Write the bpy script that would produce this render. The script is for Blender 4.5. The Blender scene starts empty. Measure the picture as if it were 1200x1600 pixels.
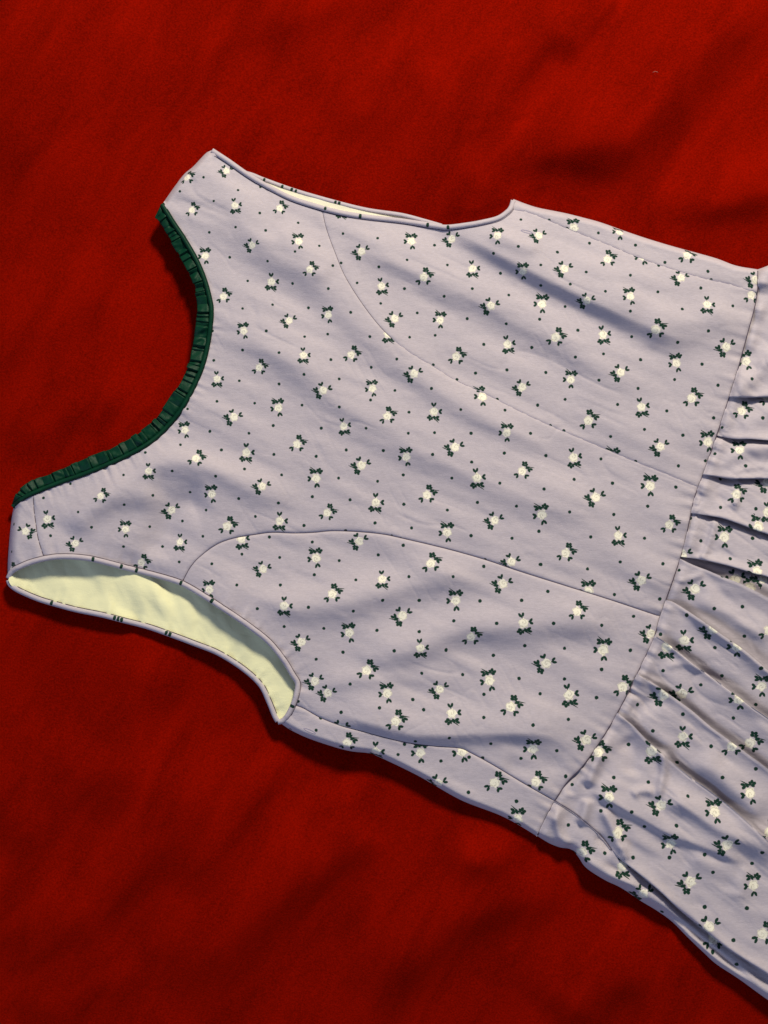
import bpy, math, random
import numpy as np
from mathutils import Vector
from mathutils.geometry import delaunay_2d_cdt

# ------------------------------------------------------------------ camera, light, exposure
random.seed(7)
rng = np.random.default_rng(7)
S = 0.0004                     # metres per unit; the layout below is measured in 0.4 mm units
HC = 0.85                      # camera height above the cloth
sc = bpy.context.scene
cam_d = bpy.data.cameras.new("camera")
cam = bpy.data.objects.new("camera", cam_d)
sc.collection.objects.link(cam)
cam.location = (0, 0, HC)
cam.rotation_euler = (0, 0, 0)
cam_d.sensor_fit = 'VERTICAL'
cam_d.angle = 2 * math.atan(0.32 / HC)
cam_d.clip_start = 0.02
cam_d.clip_end = 50
sc.camera = cam

w = bpy.data.worlds.new("World")
sc.world = w
w.use_nodes = True
w.node_tree.nodes["Background"].inputs[0].default_value = (0.57, 0.61, 0.90, 1)
w.node_tree.nodes["Background"].inputs[1].default_value = 0.20

def area(name, loc, target, size, power, col):
    l = bpy.data.lights.new(name, 'AREA')
    l.shape = 'DISK'
    l.size = size
    l.energy = power
    l.color = col
    o = bpy.data.objects.new(name, l)
    sc.collection.objects.link(o)
    o.location = loc
    o.rotation_euler = (Vector(target) - Vector(loc)).to_track_quat('-Z', 'Y').to_euler()
    return o

area("room_lamp", (0.42, 1.40, 1.18), (0.05, 0.02, 0), 0.30, 45.5, (1.0, 0.895, 0.74))
area("window_light", (-1.5, -1.3, 1.3), (0, 0, 0), 0.9, 13, (0.46, 0.62, 1.0))

vs = sc.view_settings
vs.view_transform = 'Standard'
vs.look = 'None'
vs.exposure = 0.0
vs.gamma = 1.0
vs.use_curve_mapping = False
sc.render.resolution_x = 768
sc.render.resolution_y = 1024

# ------------------------------------------------------------------ helpers
def W(px, py, z):
    """layout units -> metres (z in layout units too)"""
    px = np.asarray(px, float); py = np.asarray(py, float); z = np.asarray(z, float) * S
    k = (HC - z) / HC
    return np.stack([(px - 600) * S * k, (800 - py) * S * k, z], -1)

def cr(pts, step=3.0):
    """smooth curve through points, sampled about every step units"""
    p = np.array(pts, float)
    p = np.vstack([2 * p[0] - p[1], p, 2 * p[-1] - p[-2]])
    out = []
    for i in range(1, len(p) - 2):
        a, b, c, d = p[i-1], p[i], p[i+1], p[i+2]
        n = max(2, int(np.hypot(*(c - b)) / 1.0))
        t = np.linspace(0, 1, n, endpoint=False)[:, None]
        out.append(0.5 * ((2*b) + (-a+c)*t + (2*a-5*b+4*c-d)*t**2 + (-a+3*b-3*c+d)*t**3))
    out.append(p[-2][None])
    q = np.vstack(out)
    s = np.r_[0, np.cumsum(np.hypot(*np.diff(q, axis=0).T))]
    m = max(2, int(round(s[-1] / step)) + 1)
    u = np.linspace(0, s[-1], m)
    return np.stack([np.interp(u, s, q[:, 0]), np.interp(u, s, q[:, 1])], -1)

def arclen(c):
    return np.r_[0, np.cumsum(np.hypot(*np.diff(c, axis=0).T))]

def nearest_i(c, p):
    return int(np.argmin(np.hypot(c[:, 0] - p[0], c[:, 1] - p[1])))

def sub(c, a, b):
    i, j = nearest_i(c, a), nearest_i(c, b)
    return c[i:j+1] if i <= j else c[j:i+1][::-1]

def sdist(px, py, poly):
    """signed distance to a polyline (positive below / right of its direction) and parameter 0..1 along it"""
    px = np.asarray(px, float); py = np.asarray(py, float)
    s = arclen(poly); L = s[-1]
    best = np.full(px.shape, 1e9); sg = np.ones(px.shape); tt = np.zeros(px.shape)
    for i in range(len(poly) - 1):
        a = poly[i]; d = poly[i+1] - a
        l2 = d @ d
        if l2 < 1e-9: continue
        wx = px - a[0]; wy = py - a[1]
        t = np.clip((wx*d[0] + wy*d[1]) / l2, 0, 1)
        dd = np.hypot(wx - t*d[0], wy - t*d[1])
        m = dd < best
        best = np.where(m, dd, best)
        sg = np.where(m, np.where(d[0]*wy - d[1]*wx >= 0, 1.0, -1.0), sg)
        tt = np.where(m, (s[i] + t*math.sqrt(l2)) / L, tt)
    return best * sg, tt

def sstep(x):
    x = np.clip(x, 0, 1)
    return x*x*(3 - 2*x)

class Fold:
    """a soft ridge in cloth: crest polyline, height, width on the far and the near side"""
    def __init__(self, pts, A, wS, wN, e=0.22):
        self.p = cr(pts, 14); self.A = A; self.wS = wS; self.wN = wN; self.e = e
    def __call__(self, px, py):
        m = max(self.wS, self.wN) * 2.6
        lo = self.p.min(0) - m; hi = self.p.max(0) + m
        k = (px > lo[0]) & (px < hi[0]) & (py > lo[1]) & (py < hi[1])
        out = np.zeros(px.shape)
        if not k.any(): return out
        d, t = sdist(px[k], py[k], self.p)
        f = np.where(d > 0, np.exp(-(d/self.wS)**2), np.exp(-(d/self.wN)**2))
        env = sstep(t/self.e) * sstep((1-t)/self.e)
        out[k] = self.A * f * env
        return out

NG = {}
def vnoise(px, py, sx, sy, ang=0.0, seed=0):
    """smooth value noise, stretched sx by sy and turned by ang degrees"""
    a = math.radians(ang)
    u = (px*math.cos(a) + py*math.sin(a)) / sx + 500.37
    v = (-px*math.sin(a) + py*math.cos(a)) / sy + 500.71
    if seed not in NG: NG[seed] = np.random.default_rng(seed).standard_normal((257, 257))
    g = NG[seed]
    iu = np.floor(u).astype(int); iv = np.floor(v).astype(int)
    fu = u - iu; fv = v - iv
    fu = fu**3*(fu*(fu*6-15)+10); fv = fv**3*(fv*(fv*6-15)+10)
    G = lambda i, j: g[i % 257, j % 257]
    return (G(iu, iv)*(1-fu) + G(iu+1, iv)*fu)*(1-fv) + (G(iu, iv+1)*(1-fu) + G(iu+1, iv+1)*fu)*fv

def inpoly(px, py, poly):
    c = np.zeros(np.shape(px), bool)
    x0, y0 = poly[-1]
    for x1, y1 in poly:
        m = ((y1 > py) != (y0 > py))
        if y1 != y0:
            c ^= m & (px < (x0 - x1)*(py - y1)/(y0 - y1) + x1)
        x0, y0 = x1, y1
    return c

def link(o, parent=None):
    sc.collection.objects.link(o)
    if parent is not None: o.parent = parent
    return o

def mesh_obj(name, co, faces, mat, parent=None, smooth=True):
    me = bpy.data.meshes.new(name)
    me.from_pydata(np.asarray(co).tolist(), [], [list(map(int, f)) for f in faces])
    me.update()
    if smooth: me.polygons.foreach_set("use_smooth", np.ones(len(me.polygons), bool))
    me.materials.append(mat)
    return link(bpy.data.objects.new(name, me), parent)

def empty(name, loc=(0, 0, 0)):
    o = bpy.data.objects.new(name, None)
    o.location = loc
    o.empty_display_size = 0.02
    return link(o)

# ------------------------------------------------------------------ materials
def new_mat(name):
    m = bpy.data.materials.new(name)
    m.use_nodes = True
    nt = m.node_tree
    return m, nt, nt.nodes["Principled BSDF"]

def N(nt, typ, **kw):
    n = nt.nodes.new(typ)
    for k, v in kw.items(): setattr(n, k, v)
    return n

def weave_bump(nt, b, scale=1700, strength=0.3, wr=70, wrs=0.3, dist=0.0004):
    tc = N(nt, 'ShaderNodeTexCoord')
    n1 = N(nt, 'ShaderNodeTexNoise'); n1.inputs['Scale'].default_value = scale; n1.inputs['Detail'].default_value = 2
    n2 = N(nt, 'ShaderNodeTexNoise'); n2.inputs['Scale'].default_value = wr; n2.inputs['Detail'].default_value = 5
    n2.inputs['Roughness'].default_value = 0.55
    mp = N(nt, 'ShaderNodeMapping'); mp.inputs['Rotation'].default_value = (0, 0, math.radians(25)); mp.inputs['Scale'].default_value = (0.55, 1.6, 1)
    nt.links.new(tc.outputs['Object'], mp.inputs[0])
    nt.links.new(tc.outputs['Object'], n1.inputs['Vector'])
    nt.links.new(mp.outputs[0], n2.inputs['Vector'])
    b1 = N(nt, 'ShaderNodeBump'); b1.inputs['Strength'].default_value = wrs; b1.inputs['Distance'].default_value = 0.0015
    b2 = N(nt, 'ShaderNodeBump'); b2.inputs['Strength'].default_value = strength; b2.inputs['Distance'].default_value = dist
    nt.links.new(n2.outputs[0], b1.inputs['Height'])
    nt.links.new(n1.outputs[0], b2.inputs['Height'])
    nt.links.new(b1.outputs[0], b2.inputs['Normal'])
    nt.links.new(b2.outputs[0], b.inputs['Normal'])
    return tc, n1, n2

LAV = (0.466, 0.425, 0.458)
def floral_material():
    m, nt, b = new_mat("lavender_floral_cotton")
    L = nt.links.new
    tc, nf, nw = weave_bump(nt, b)
    uvm = N(nt, 'ShaderNodeUVMap', uv_map='motif')
    uvd = N(nt, 'ShaderNodeUVMap', uv_map='dots')
    # slight raggedness of the printed edges
    rag = N(nt, 'ShaderNodeTexNoise'); rag.inputs['Scale'].default_value = 1.9; rag.inputs['Detail'].default_value = 2
    L(tc.outputs['Object'], rag.inputs['Vector']); rag.inputs['Scale'].default_value = 900
    leaves = [(1.00, 1.66, 25, .42, .22), (.90, 1.16, -20, .42, .24), (.42, 1.74, 38, 1.00, .085), (.26, 1.38, 62, .46, .25),
              (-.74, 1.80, 112, .34, .25), (-1.12, 1.42, 168, .34, .25), (-.80, 1.12, 212, .36, .24), (-.34, 1.62, 62, .32, .19), (-.45, 1.35, 20, .50, .10),
              (-.44, -1.55, 243, .42, .21), (.14, -1.62, 290, .40, .21), (-.12, -1.22, 268, .30, .10),
              (1.46, .14, 36, .38, .22), (1.46, -.40, -38, .36, .22), (1.18, -.14, 0, .30, .12)]
    prev = None
    for cx, cy, an, a, bb in leaves:
        mp = N(nt, 'ShaderNodeMapping', vector_type='TEXTURE')
        mp.inputs['Location'].default_value = (cx, cy, 0)
        mp.inputs['Rotation'].default_value = (0, 0, math.radians(an))
        mp.inputs['Scale'].default_value = (a*1.08, bb*1.18, 1)
        L(uvm.outputs[0], mp.inputs[0])
        ln = N(nt, 'ShaderNodeVectorMath', operation='LENGTH')
        L(mp.outputs[0], ln.inputs[0])
        if prev is None: prev = ln.outputs['Value']
        else:
            mn = N(nt, 'ShaderNodeMath', operation='MINIMUM')
            L(prev, mn.inputs[0]); L(ln.outputs['Value'], mn.inputs[1]); prev = mn.outputs[0]
    ld = N(nt, 'ShaderNodeVectorMath', operation='LENGTH'); L(uvd.outputs[0], ld.inputs[0])
    mn = N(nt, 'ShaderNodeMath', operation='MINIMUM'); L(prev, mn.inputs[0]); L(ld.outputs['Value'], mn.inputs[1])
    ad = N(nt, 'ShaderNodeMath', operation='MULTIPLY_ADD'); L(rag.outputs[0], ad.inputs[0]); ad.inputs[1].default_value = 0.5; L(mn.outputs[0], ad.inputs[2])
    gm = N(nt, 'ShaderNodeMapRange'); gm.inputs['From Min'].default_value = 1.38; gm.inputs['From Max'].default_value = 1.12; L(ad.outputs[0], gm.inputs['Value'])
    # rose: scalloped disc with paler and greyer petal rings
    sep = N(nt, 'ShaderNodeSeparateXYZ'); L(uvm.outputs[0], sep.inputs[0])
    at = N(nt, 'ShaderNodeMath', operation='ARCTAN2'); L(sep.outputs[1], at.inputs[0]); L(sep.outputs[0], at.inputs[1])
    m5 = N(nt, 'ShaderNodeMath', operation='MULTIPLY'); L(at.outputs[0], m5.inputs[0]); m5.inputs[1].default_value = 5
    sn = N(nt, 'ShaderNodeMath', operation='SINE'); L(m5.outputs[0], sn.inputs[0])
    lr = N(nt, 'ShaderNodeVectorMath', operation='LENGTH'); L(uvm.outputs[0], lr.inputs[0])
    ra = N(nt, 'ShaderNodeMath', operation='MULTIPLY_ADD'); L(sn.outputs[0], ra.inputs[0]); ra.inputs[1].default_value = 0.06; L(lr.outputs['Value'], ra.inputs[2])
    rm = N(nt, 'ShaderNodeMapRange'); pn = N(nt, 'ShaderNodeTexNoise'); pn.inputs['Scale'].default_value = 2.3; pn.inputs['Detail'].default_value = 2
    pv = N(nt, 'ShaderNodeVectorMath', operation='MULTIPLY_ADD'); L(tc.outputs['Object'], pv.inputs[0]); pv.inputs[1].default_value = (40, 40, 40); L(uvm.outputs[0], pv.inputs[2])
    L(pv.outputs[0], pn.inputs['Vector'])
    pa_ = N(nt, 'ShaderNodeMath', operation='MULTIPLY_ADD'); L(pn.outputs[0], pa_.inputs[0]); pa_.inputs[1].default_value = 0.75; L(ra.outputs[0], pa_.inputs[2])
    rm.inputs['From Min'].default_value = 1.34; rm.inputs['From Max'].default_value = 1.20; L(pa_.outputs[0], rm.inputs['Value'])
    off = N(nt, 'ShaderNodeVectorMath', operation='ADD'); L(uvm.outputs[0], off.inputs[0]); off.inputs[1].default_value = (0.08, 0.2, 0)
    lo = N(nt, 'ShaderNodeVectorMath', operation='LENGTH'); L(off.outputs[0], lo.inputs[0])
    sp = N(nt, 'ShaderNodeMath', operation='MULTIPLY_ADD'); L(at.outputs[0], sp.inputs[0]); sp.inputs[1].default_value = 1.0
    fr = N(nt, 'ShaderNodeMath', operation='MULTIPLY'); L(lo.outputs['Value'], fr.inputs[0]); fr.inputs[1].default_value = 10.0
    fn = N(nt, 'ShaderNodeMath', operation='MULTIPLY_ADD'); L(pn.outputs[0], fn.inputs[0]); fn.inputs[1].default_value = 7.0; L(fr.outputs[0], fn.inputs[2])
    L(fn.outputs[0], sp.inputs[2])
    s2 = N(nt, 'ShaderNodeMath', operation='SINE'); L(sp.outputs[0], s2.inputs[0])
    pm = N(nt, 'ShaderNodeMapRange'); pm.inputs['From Min'].default_value = 0.45; pm.inputs['From Max'].default_value = 1.0; pm.inputs['To Max'].default_value = 0.62
    L(s2.outputs[0], pm.inputs['Value'])
    rc = N(nt, 'ShaderNodeMix', data_type='RGBA'); rc.inputs['A'].default_value = (0.84, 0.82, 0.66, 1); rc.inputs['B'].default_value = (0.42, 0.39, 0.30, 1)
    L(pm.outputs[0], rc.inputs['Factor'])
    # ground cloth, faint slubs
    fm = N(nt, 'ShaderNodeMix', data_type='RGBA')
    fm.inputs['A'].default_value = tuple(c*0.80 for c in LAV) + (1,)
    fm.inputs['B'].default_value = tuple(min(1, c*1.19) for c in LAV) + (1,)
    th = N(nt, 'ShaderNodeTexNoise'); th.inputs['Scale'].default_value = 700; th.inputs['Detail'].default_value = 4; th.inputs['Roughness'].default_value = 0.7
    tm = N(nt, 'ShaderNodeMapping'); tm.inputs['Scale'].default_value = (0.5, 1.7, 1); tm.inputs['Rotation'].default_value = (0, 0, math.radians(12))
    L(tc.outputs['Object'], tm.inputs[0]); L(tm.outputs[0], th.inputs['Vector'])
    L(th.outputs[0], fm.inputs['Factor'])
    c1 = N(nt, 'ShaderNodeMix', data_type='RGBA'); L(gm.outputs[0], c1.inputs['Factor']); L(fm.outputs['Result'], c1.inputs['A']); c1.inputs['B'].default_value = (0.002, 0.030, 0.016, 1)
    c2 = N(nt, 'ShaderNodeMix', data_type='RGBA'); L(rm.outputs[0], c2.inputs['Factor']); L(c1.outputs['Result'], c2.inputs['A']); L(rc.outputs['Result'], c2.inputs['B'])
    L(c2.outputs['Result'], b.inputs['Base Color'])
    b.inputs['Roughness'].default_value = 0.8
    b.inputs['Specular IOR Level'].default_value = 0.25
    b.inputs['Sheen Weight'].default_value = 0.03
    b.inputs['Sheen Roughness'].default_value = 0.5
    return m

def cloth_material(name, col, rough=0.7, spec=0.3, sheen=0.1, var=0.12, scale=300, wrs=0.3):
    m, nt, b = new_mat(name)
    tc, n1, n2 = weave_bump(nt, b, wrs=wrs)
    mx = N(nt, 'ShaderNodeMix', data_type='RGBA')
    mx.inputs['A'].default_value = tuple(c*(1-var) for c in col) + (1,)
    mx.inputs['B'].default_value = tuple(min(1, c*(1+var)) for c in col) + (1,)
    n = N(nt, 'ShaderNodeTexNoise'); n.inputs['Scale'].default_value = scale; n.inputs['Detail'].default_value = 3
    nt.links.new(tc.outputs['Object'], n.inputs['Vector'])
    nt.links.new(n.outputs[0], mx.inputs['Factor'])
    nt.links.new(mx.outputs['Result'], b.inputs['Base Color'])
    b.inputs['Roughness'].default_value = rough
    b.inputs['Specular IOR Level'].default_value = spec
    b.inputs['Sheen Weight'].default_value = sheen
    return m

def velvet_material():
    m, nt, b = new_mat("red_velvet")
    L = nt.links.new
    tc = N(nt, 'ShaderNodeTexCoord')
    n1 = N(nt, 'ShaderNodeTexNoise'); n1.inputs['Scale'].default_value = 1500; n1.inputs['Detail'].default_value = 2
    n2 = N(nt, 'ShaderNodeTexNoise'); n2.inputs['Scale'].default_value = 26; n2.inputs['Detail'].default_value = 6; n2.inputs['Roughness'].default_value = 0.62
    mp = N(nt, 'ShaderNodeMapping', vector_type='TEXTURE'); mp.inputs['Rotation'].default_value = (0, 0, math.radians(55)); mp.inputs['Scale'].default_value = (2.0, 0.75, 1)
    L(tc.outputs['Object'], n1.inputs['Vector']); L(tc.outputs['Object'], mp.inputs[0]); L(mp.outputs[0], n2.inputs['Vector'])
    b1 = N(nt, 'ShaderNodeBump'); b1.inputs['Strength'].default_value = 0.22; b1.inputs['Distance'].default_value = 0.003
    b2 = N(nt, 'ShaderNodeBump'); b2.inputs['Strength'].default_value = 0.45; b2.inputs['Distance'].default_value = 0.0006
    L(n2.outputs[0], b1.inputs['Height']); L(n1.outputs[0], b2.inputs['Height']); L(b1.outputs[0], b2.inputs['Normal']); L(b2.outputs[0], b.inputs['Normal'])
    n3 = N(nt, 'ShaderNodeTexNoise'); n3.inputs['Scale'].default_value = 900; n3.inputs['Detail'].default_value = 4
    L(tc.outputs['Object'], n3.inputs['Vector'])
    mx = N(nt, 'ShaderNodeMix', data_type='RGBA')
    mx.inputs['A'].default_value = (0.112, 0.0020, 0.0002, 1); mx.inputs['B'].default_value = (0.258, 0.0040, 0.0003, 1)
    # brushed nap: streaks where the pile leans another way
    n4 = N(nt, 'ShaderNodeTexNoise'); n4.inputs['Scale'].default_value = 30; n4.inputs['Detail'].default_value = 7; n4.inputs['Roughness'].default_value = 0.6
    n4.inputs['Distortion'].default_value = 0.6
    mp4 = N(nt, 'ShaderNodeMapping', vector_type='TEXTURE'); mp4.inputs['Rotation'].default_value = (0, 0, math.radians(58)); mp4.inputs['Scale'].default_value = (2.4, 0.75, 1)
    L(tc.outputs['Object'], mp4.inputs[0]); L(mp4.outputs[0], n4.inputs['Vector'])
    av = N(nt, 'ShaderNodeMath', operation='MULTIPLY_ADD'); L(n4.outputs[0], av.inputs[0]); av.inputs[1].default_value = 1.5; av.inputs[2].default_value = -0.75
    sm = N(nt, 'ShaderNodeMath', operation='ADD'); g3 = N(nt, 'ShaderNodeMath', operation='MULTIPLY_ADD'); L(n3.outputs[0], g3.inputs[0]); g3.inputs[1].default_value = 1.8; g3.inputs[2].default_value = -0.4
    L(g3.outputs[0], sm.inputs[0]); L(av.outputs[0], sm.inputs[1]); sm.use_clamp = True
    L(sm.outputs[0], mx.inputs['Factor']); L(mx.outputs['Result'], b.inputs['Base Color'])
    b.inputs['Roughness'].default_value = 0.95
    b.inputs['Specular IOR Level'].default_value = 0.0
    b.inputs['Sheen Weight'].default_value = 0.28
    b.inputs['Sheen Roughness'].default_value = 0.45
    b.inputs['Sheen Tint'].default_value = (0.9, 0.04, 0.001, 1)
    return m

M_FLORAL = floral_material()
M_LINING = cloth_material("cream_lining", (0.79, 0.79, 0.48), 0.75, 0.25, 0.05, 0.05, 60, 0.35)
M_LINING_PALE = cloth_material("pale_cream_lining", (0.82, 0.82, 0.64), 0.75, 0.25, 0.05, 0.05, 60, 0.35)
M_GREEN = cloth_material("green_satin", (0.0015, 0.034, 0.016), 0.5, 0.14, 0.0, 0.25, 200, 0.25)
M_THREAD_SHADE = cloth_material("mauve_thread_and_seam_shade", (0.085, 0.065, 0.095), 0.8, 0.2, 0.0, 0.2, 900, 0.1)  # dark thread colour with the shadow of the seam grooves put into it
M_THREAD_LIGHT = cloth_material("pale_mauve_thread", (0.36, 0.33, 0.42), 0.7, 0.3, 0.0, 0.1, 900, 0.1)
M_DARKTHREAD = cloth_material("dark_green_thread", (0.003, 0.012, 0.008), 0.7, 0.2, 0.0, 0.2, 900, 0.1)
M_VELVET = velvet_material()
M_LINT = cloth_material("pale_lint", (0.35, 0.16, 0.12), 0.8, 0.2, 0.0, 0.1, 900, 0.1)

# ------------------------------------------------------------------ the red velvet
def dent(pts, A, wd, nx=-0.55, ny=-0.75):
    """a fold whose far slope turns away from the lamp along pts"""
    p = [(x + nx*wd*0.75, y + ny*wd*0.75) for x, y in pts]
    q = np.array(p); d = q[-1]-q[0]
    right = d[0]*(-ny) - d[1]*(-nx) >= 0
    return Fold(p, A, wd if right else wd*2.0, wd*2.0 if right else wd, 0.3)
VF = [  # soft folds pressed into the velvet
    dent([(350, 1150), (310, 1240), (255, 1330), (190, 1410), (90, 1500), (20, 1560)], 20, 46),
    dent([(470, 1180), (432, 1220), (385, 1290), (345, 1355), (310, 1430)], 13, 24),
    dent([(600, 1300), (520, 1370), (430, 1440), (350, 1510), (290, 1610)], 18, 46),
    dent([(330, 985), (268, 1040), (232, 1120), (200, 1230), (150, 1310)], 13, 34),
    dent([(900, -30), (870, 50), (820, 130), (800, 200), (850, 240)], 15, 30, -0.8, -0.3),
    dent([(985, -30), (945, 25), (915, 60), (890, 110)], 11, 18, -0.8, -0.3),
    dent([(1260, -40), (1190, 30), (1110, 115), (1050, 190), (960, 270), (860, 330)], 24, 50),
    dent([(640, 350), (740, 320), (830, 275), (920, 255), (1010, 250)], 14, 36, 0.1, -1),
    dent([(1010, 420), (1080, 370), (1150, 335), (1260, 310)], 16, 34, 0, -1),
    dent([(-60, 330), (10, 210), (60, 110), (130, 20), (170, -40)], 14, 55, 0.7, -0.5),
    dent([(-60, 600), (40, 560), (150, 490), (220, 440)], 8, 45),
    dent([(20, 740), (90, 680), (160, 650), (240, 600)], 9, 34),
    dent([(380, 80), (470, 40), (560, 10), (660, -40)], 9, 34),
    dent([(690, 1370), (790, 1340), (850, 1290), (900, 1270)], 14, 34),
    dent([(600, 1620), (650, 1540), (730, 1460), (850, 1420), (940, 1440)], 16, 46),
    dent([(880, 1640), (960, 1560), (1060, 1530)], 13, 44),
    dent([(540, 1210), (560, 1290), (610, 1350)], 9, 24, -1, 0),
    dent([(0, 1360), (90, 1290), (180, 1180)], 10, 50),
    dent([(60, 1650), (130, 1570), (240, 1520)], 9, 40),
    dent([(520, 220), (640, 170), (720, 110)], 7, 45),
]
def velvet_z(px, py):
    z = np.full(px.shape, -13.0)
    for f in VF: z = z + 1.45*f(px, py)
    z += 2.6*vnoise(px, py, 280, 120, -55, 3) + 0.5*vnoise(px, py, 110, 42, -58, 4)
    # pressed flat under and close round the dress, free to rise elsewhere
    ring = np.array([(255, 317), (330, 235), (500, 320), (690, 352), (780, 340), (802, 311), (1000, 368), (1184, 420), (1240, 398), (1450, 345), (1800, 280),
                     (1800, 2000), (1450, 1740), (1205, 1566), (1000, 1407), (900, 1335), (839, 1307), (650, 1210), (437, 1129), (400, 1065), (300, 1006), (150, 960), (12, 905), (21, 794),
                     (25, 770), (120, 720), (205, 683), (250, 645), (294, 570), (308, 480), (290, 410), (242, 339)], float)
    d = np.abs(sdist(px, py, np.vstack([ring, ring[:1]]))[0])
    m = sstep((d-12)/70)*(~inpoly(px, py, ring))
    hi = np.maximum(z+5, 0)
    return np.minimum(z, -5) + hi*m + (1-m)*4*np.tanh(hi/9)

def grid_faces(nu, nv):
    i = np.arange(nu-1)[:, None]*nv + np.arange(nv-1)[None]
    i = i.ravel()
    return np.stack([i, i+1, i+nv+1, i+nv], -1)

def axis(lo, a, b, hi, fine, coarse):
    return np.r_[np.arange(lo, a, coarse), np.arange(a, b, fine), np.arange(b, hi + coarse, coarse)]
gx = axis(-1500, -120, 1320, 2700, 5.0, 24); gy = axis(-1500, -120, 1720, 3100, 5.0, 24)
GX, GY = np.meshgrid(gx, gy, indexing='ij')
vz = velvet_z(GX.ravel(), GY.ravel())
co = np.stack([(GX.ravel()-600)*S, (800-GY.ravel())*S, vz*S], -1)
f = grid_faces(len(gx), len(gy))[:, ::-1]
velvet = mesh_obj("velvet_cloth", co, f, M_VELVET)
velvet["kind"] = "structure"

# ------------------------------------------------------------------ printed motif: places read off the cloth
# kind: A sprig low left, B sprig up right, C sprig above, D sprig below; optional part it is clipped to
FL = []
def fl(s):
    for tok in s.split():
        q = tok.split(','); FL.append((float(q[0]), float(q[1]), q[2], q[3] if len(q) > 3 else None))
fl("""405,574,B 339,592,D 365.5,652,A 435,637,C 474,555,D 549,554,B 505,610,A 582,607,C 537,666,D 464,694,B 385,707,D 565,727,A
494,747,C 410,760,A 306,716,B 331,772,C 355,822,B 437,814,D 511,801,B 587,785,D 377,843,D,side_B 561.5,845.5,A
300,328,B 292,277,B,center 367,321,D 354,267,A 437,325,B 467,377,C 394,383,A 484,421,B 424,440,D 321,400,C 349,463,B 513,492,C 452,501,A
381,517,C 565,393,A 596,447,D 617,498,A 534,329,D,side_A 606,522,D,center
643,377,C 706,373,A 777,368,C 842,368,A 897,356,C 968,363,C 738,420,D 662,433,B 817,424,C 882,420,A 949,405,B 847,475,C 767,478,A
917,470,A 985,463,C 688,500,C 868,527,B 942,523,D 793,538,D 713,557,B 970,582,A 892,593,C 816,605,A 647,584,A 754,620,C 750,618,C,side_A
678,643,D 919,657,B 1004,400,C,side_A 1074,398,B 1064,434,A 1180,437,A 1174,461,B 1105,476,D 1025,515,B 1057,567,C 1135,542,A 1081,622,B
1002,636,D 1032,698,A 1106,690,C 957,716,C,side_A 896,715,D 1016,759,C 931,777,A 847,804,C 884,864,B 966,837,D 1046,820,B 816,736,B
792,676,C 711,699,A 635,714,C 745,747,D 667,773,B 773,813,A 699,832,C 605,650,B 615,849,A,center
494,872,C 411,889,A 673,880,B 597,905,D 519,928,B 327,921,C 444,947,D 629,962,A 546,989,C 471,1003,A 657,1013,D 573,1047,B 492,1064,A
512,1083,A 605,1083,C 687,1077,A 618,1127,B 542,1161,B 587,1174,D 533,1138,A,side_B 657,1176,C
289,672,C 232,736,D 157,775,B 268,797,A 74,811,D 40,830,E 118,849,A 196,827,C 281,847,D 221,879,B 18,892,B
799,878,A,center 1002,907,A 920,924,C,center 786,912,A 712,938,C 902,955,B 818,974,D 736,995,B 943,1015,C 1017,990,A 853,1037,A 765,1063,C
798,1104,B 889,1086,D 973,1073,B 706,1115,D 916,1156,A 833,1170,C 773,1223,B 837,1222,B 809,1280,C 684,1224,A,back_B 722,1174,C
1166,564,C 1159,642,B 1156,703,C 1151,772,B 1132,839,C 1067,866,A 1086,920,A 1185,824,C 1183,893,C 1193,905,A 1172,918,C 1149,905,A
1069,1001,D 1152,1011,C 1042,1011,D 1066,1084,A 1037,1086,A 1155,1093,C 1190,1072,C 1201,985,B 1113,982,A
1067,1151,D 1172,1161,B 1144,1166,B 1018,1174,D 1117,1268,C 1172,1239,C 1033,1258,A 965,1302,B 952,1246,C 1048,1318,C 1137,1320,A
972,1354,D 1079,1378,A 1005,1397,A 1177,1383,C 909,1332,B 1108,1449,A 1115,1466,B 1192,1459,B 935,1175,B 1199,622,B 1198,754,A 1200,800,D 1203,1300,B""")
DT = []
def dt(s):
    for tok in s.split():
        q = tok.split(','); DT.append((float(q[0]), float(q[1])))
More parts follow.
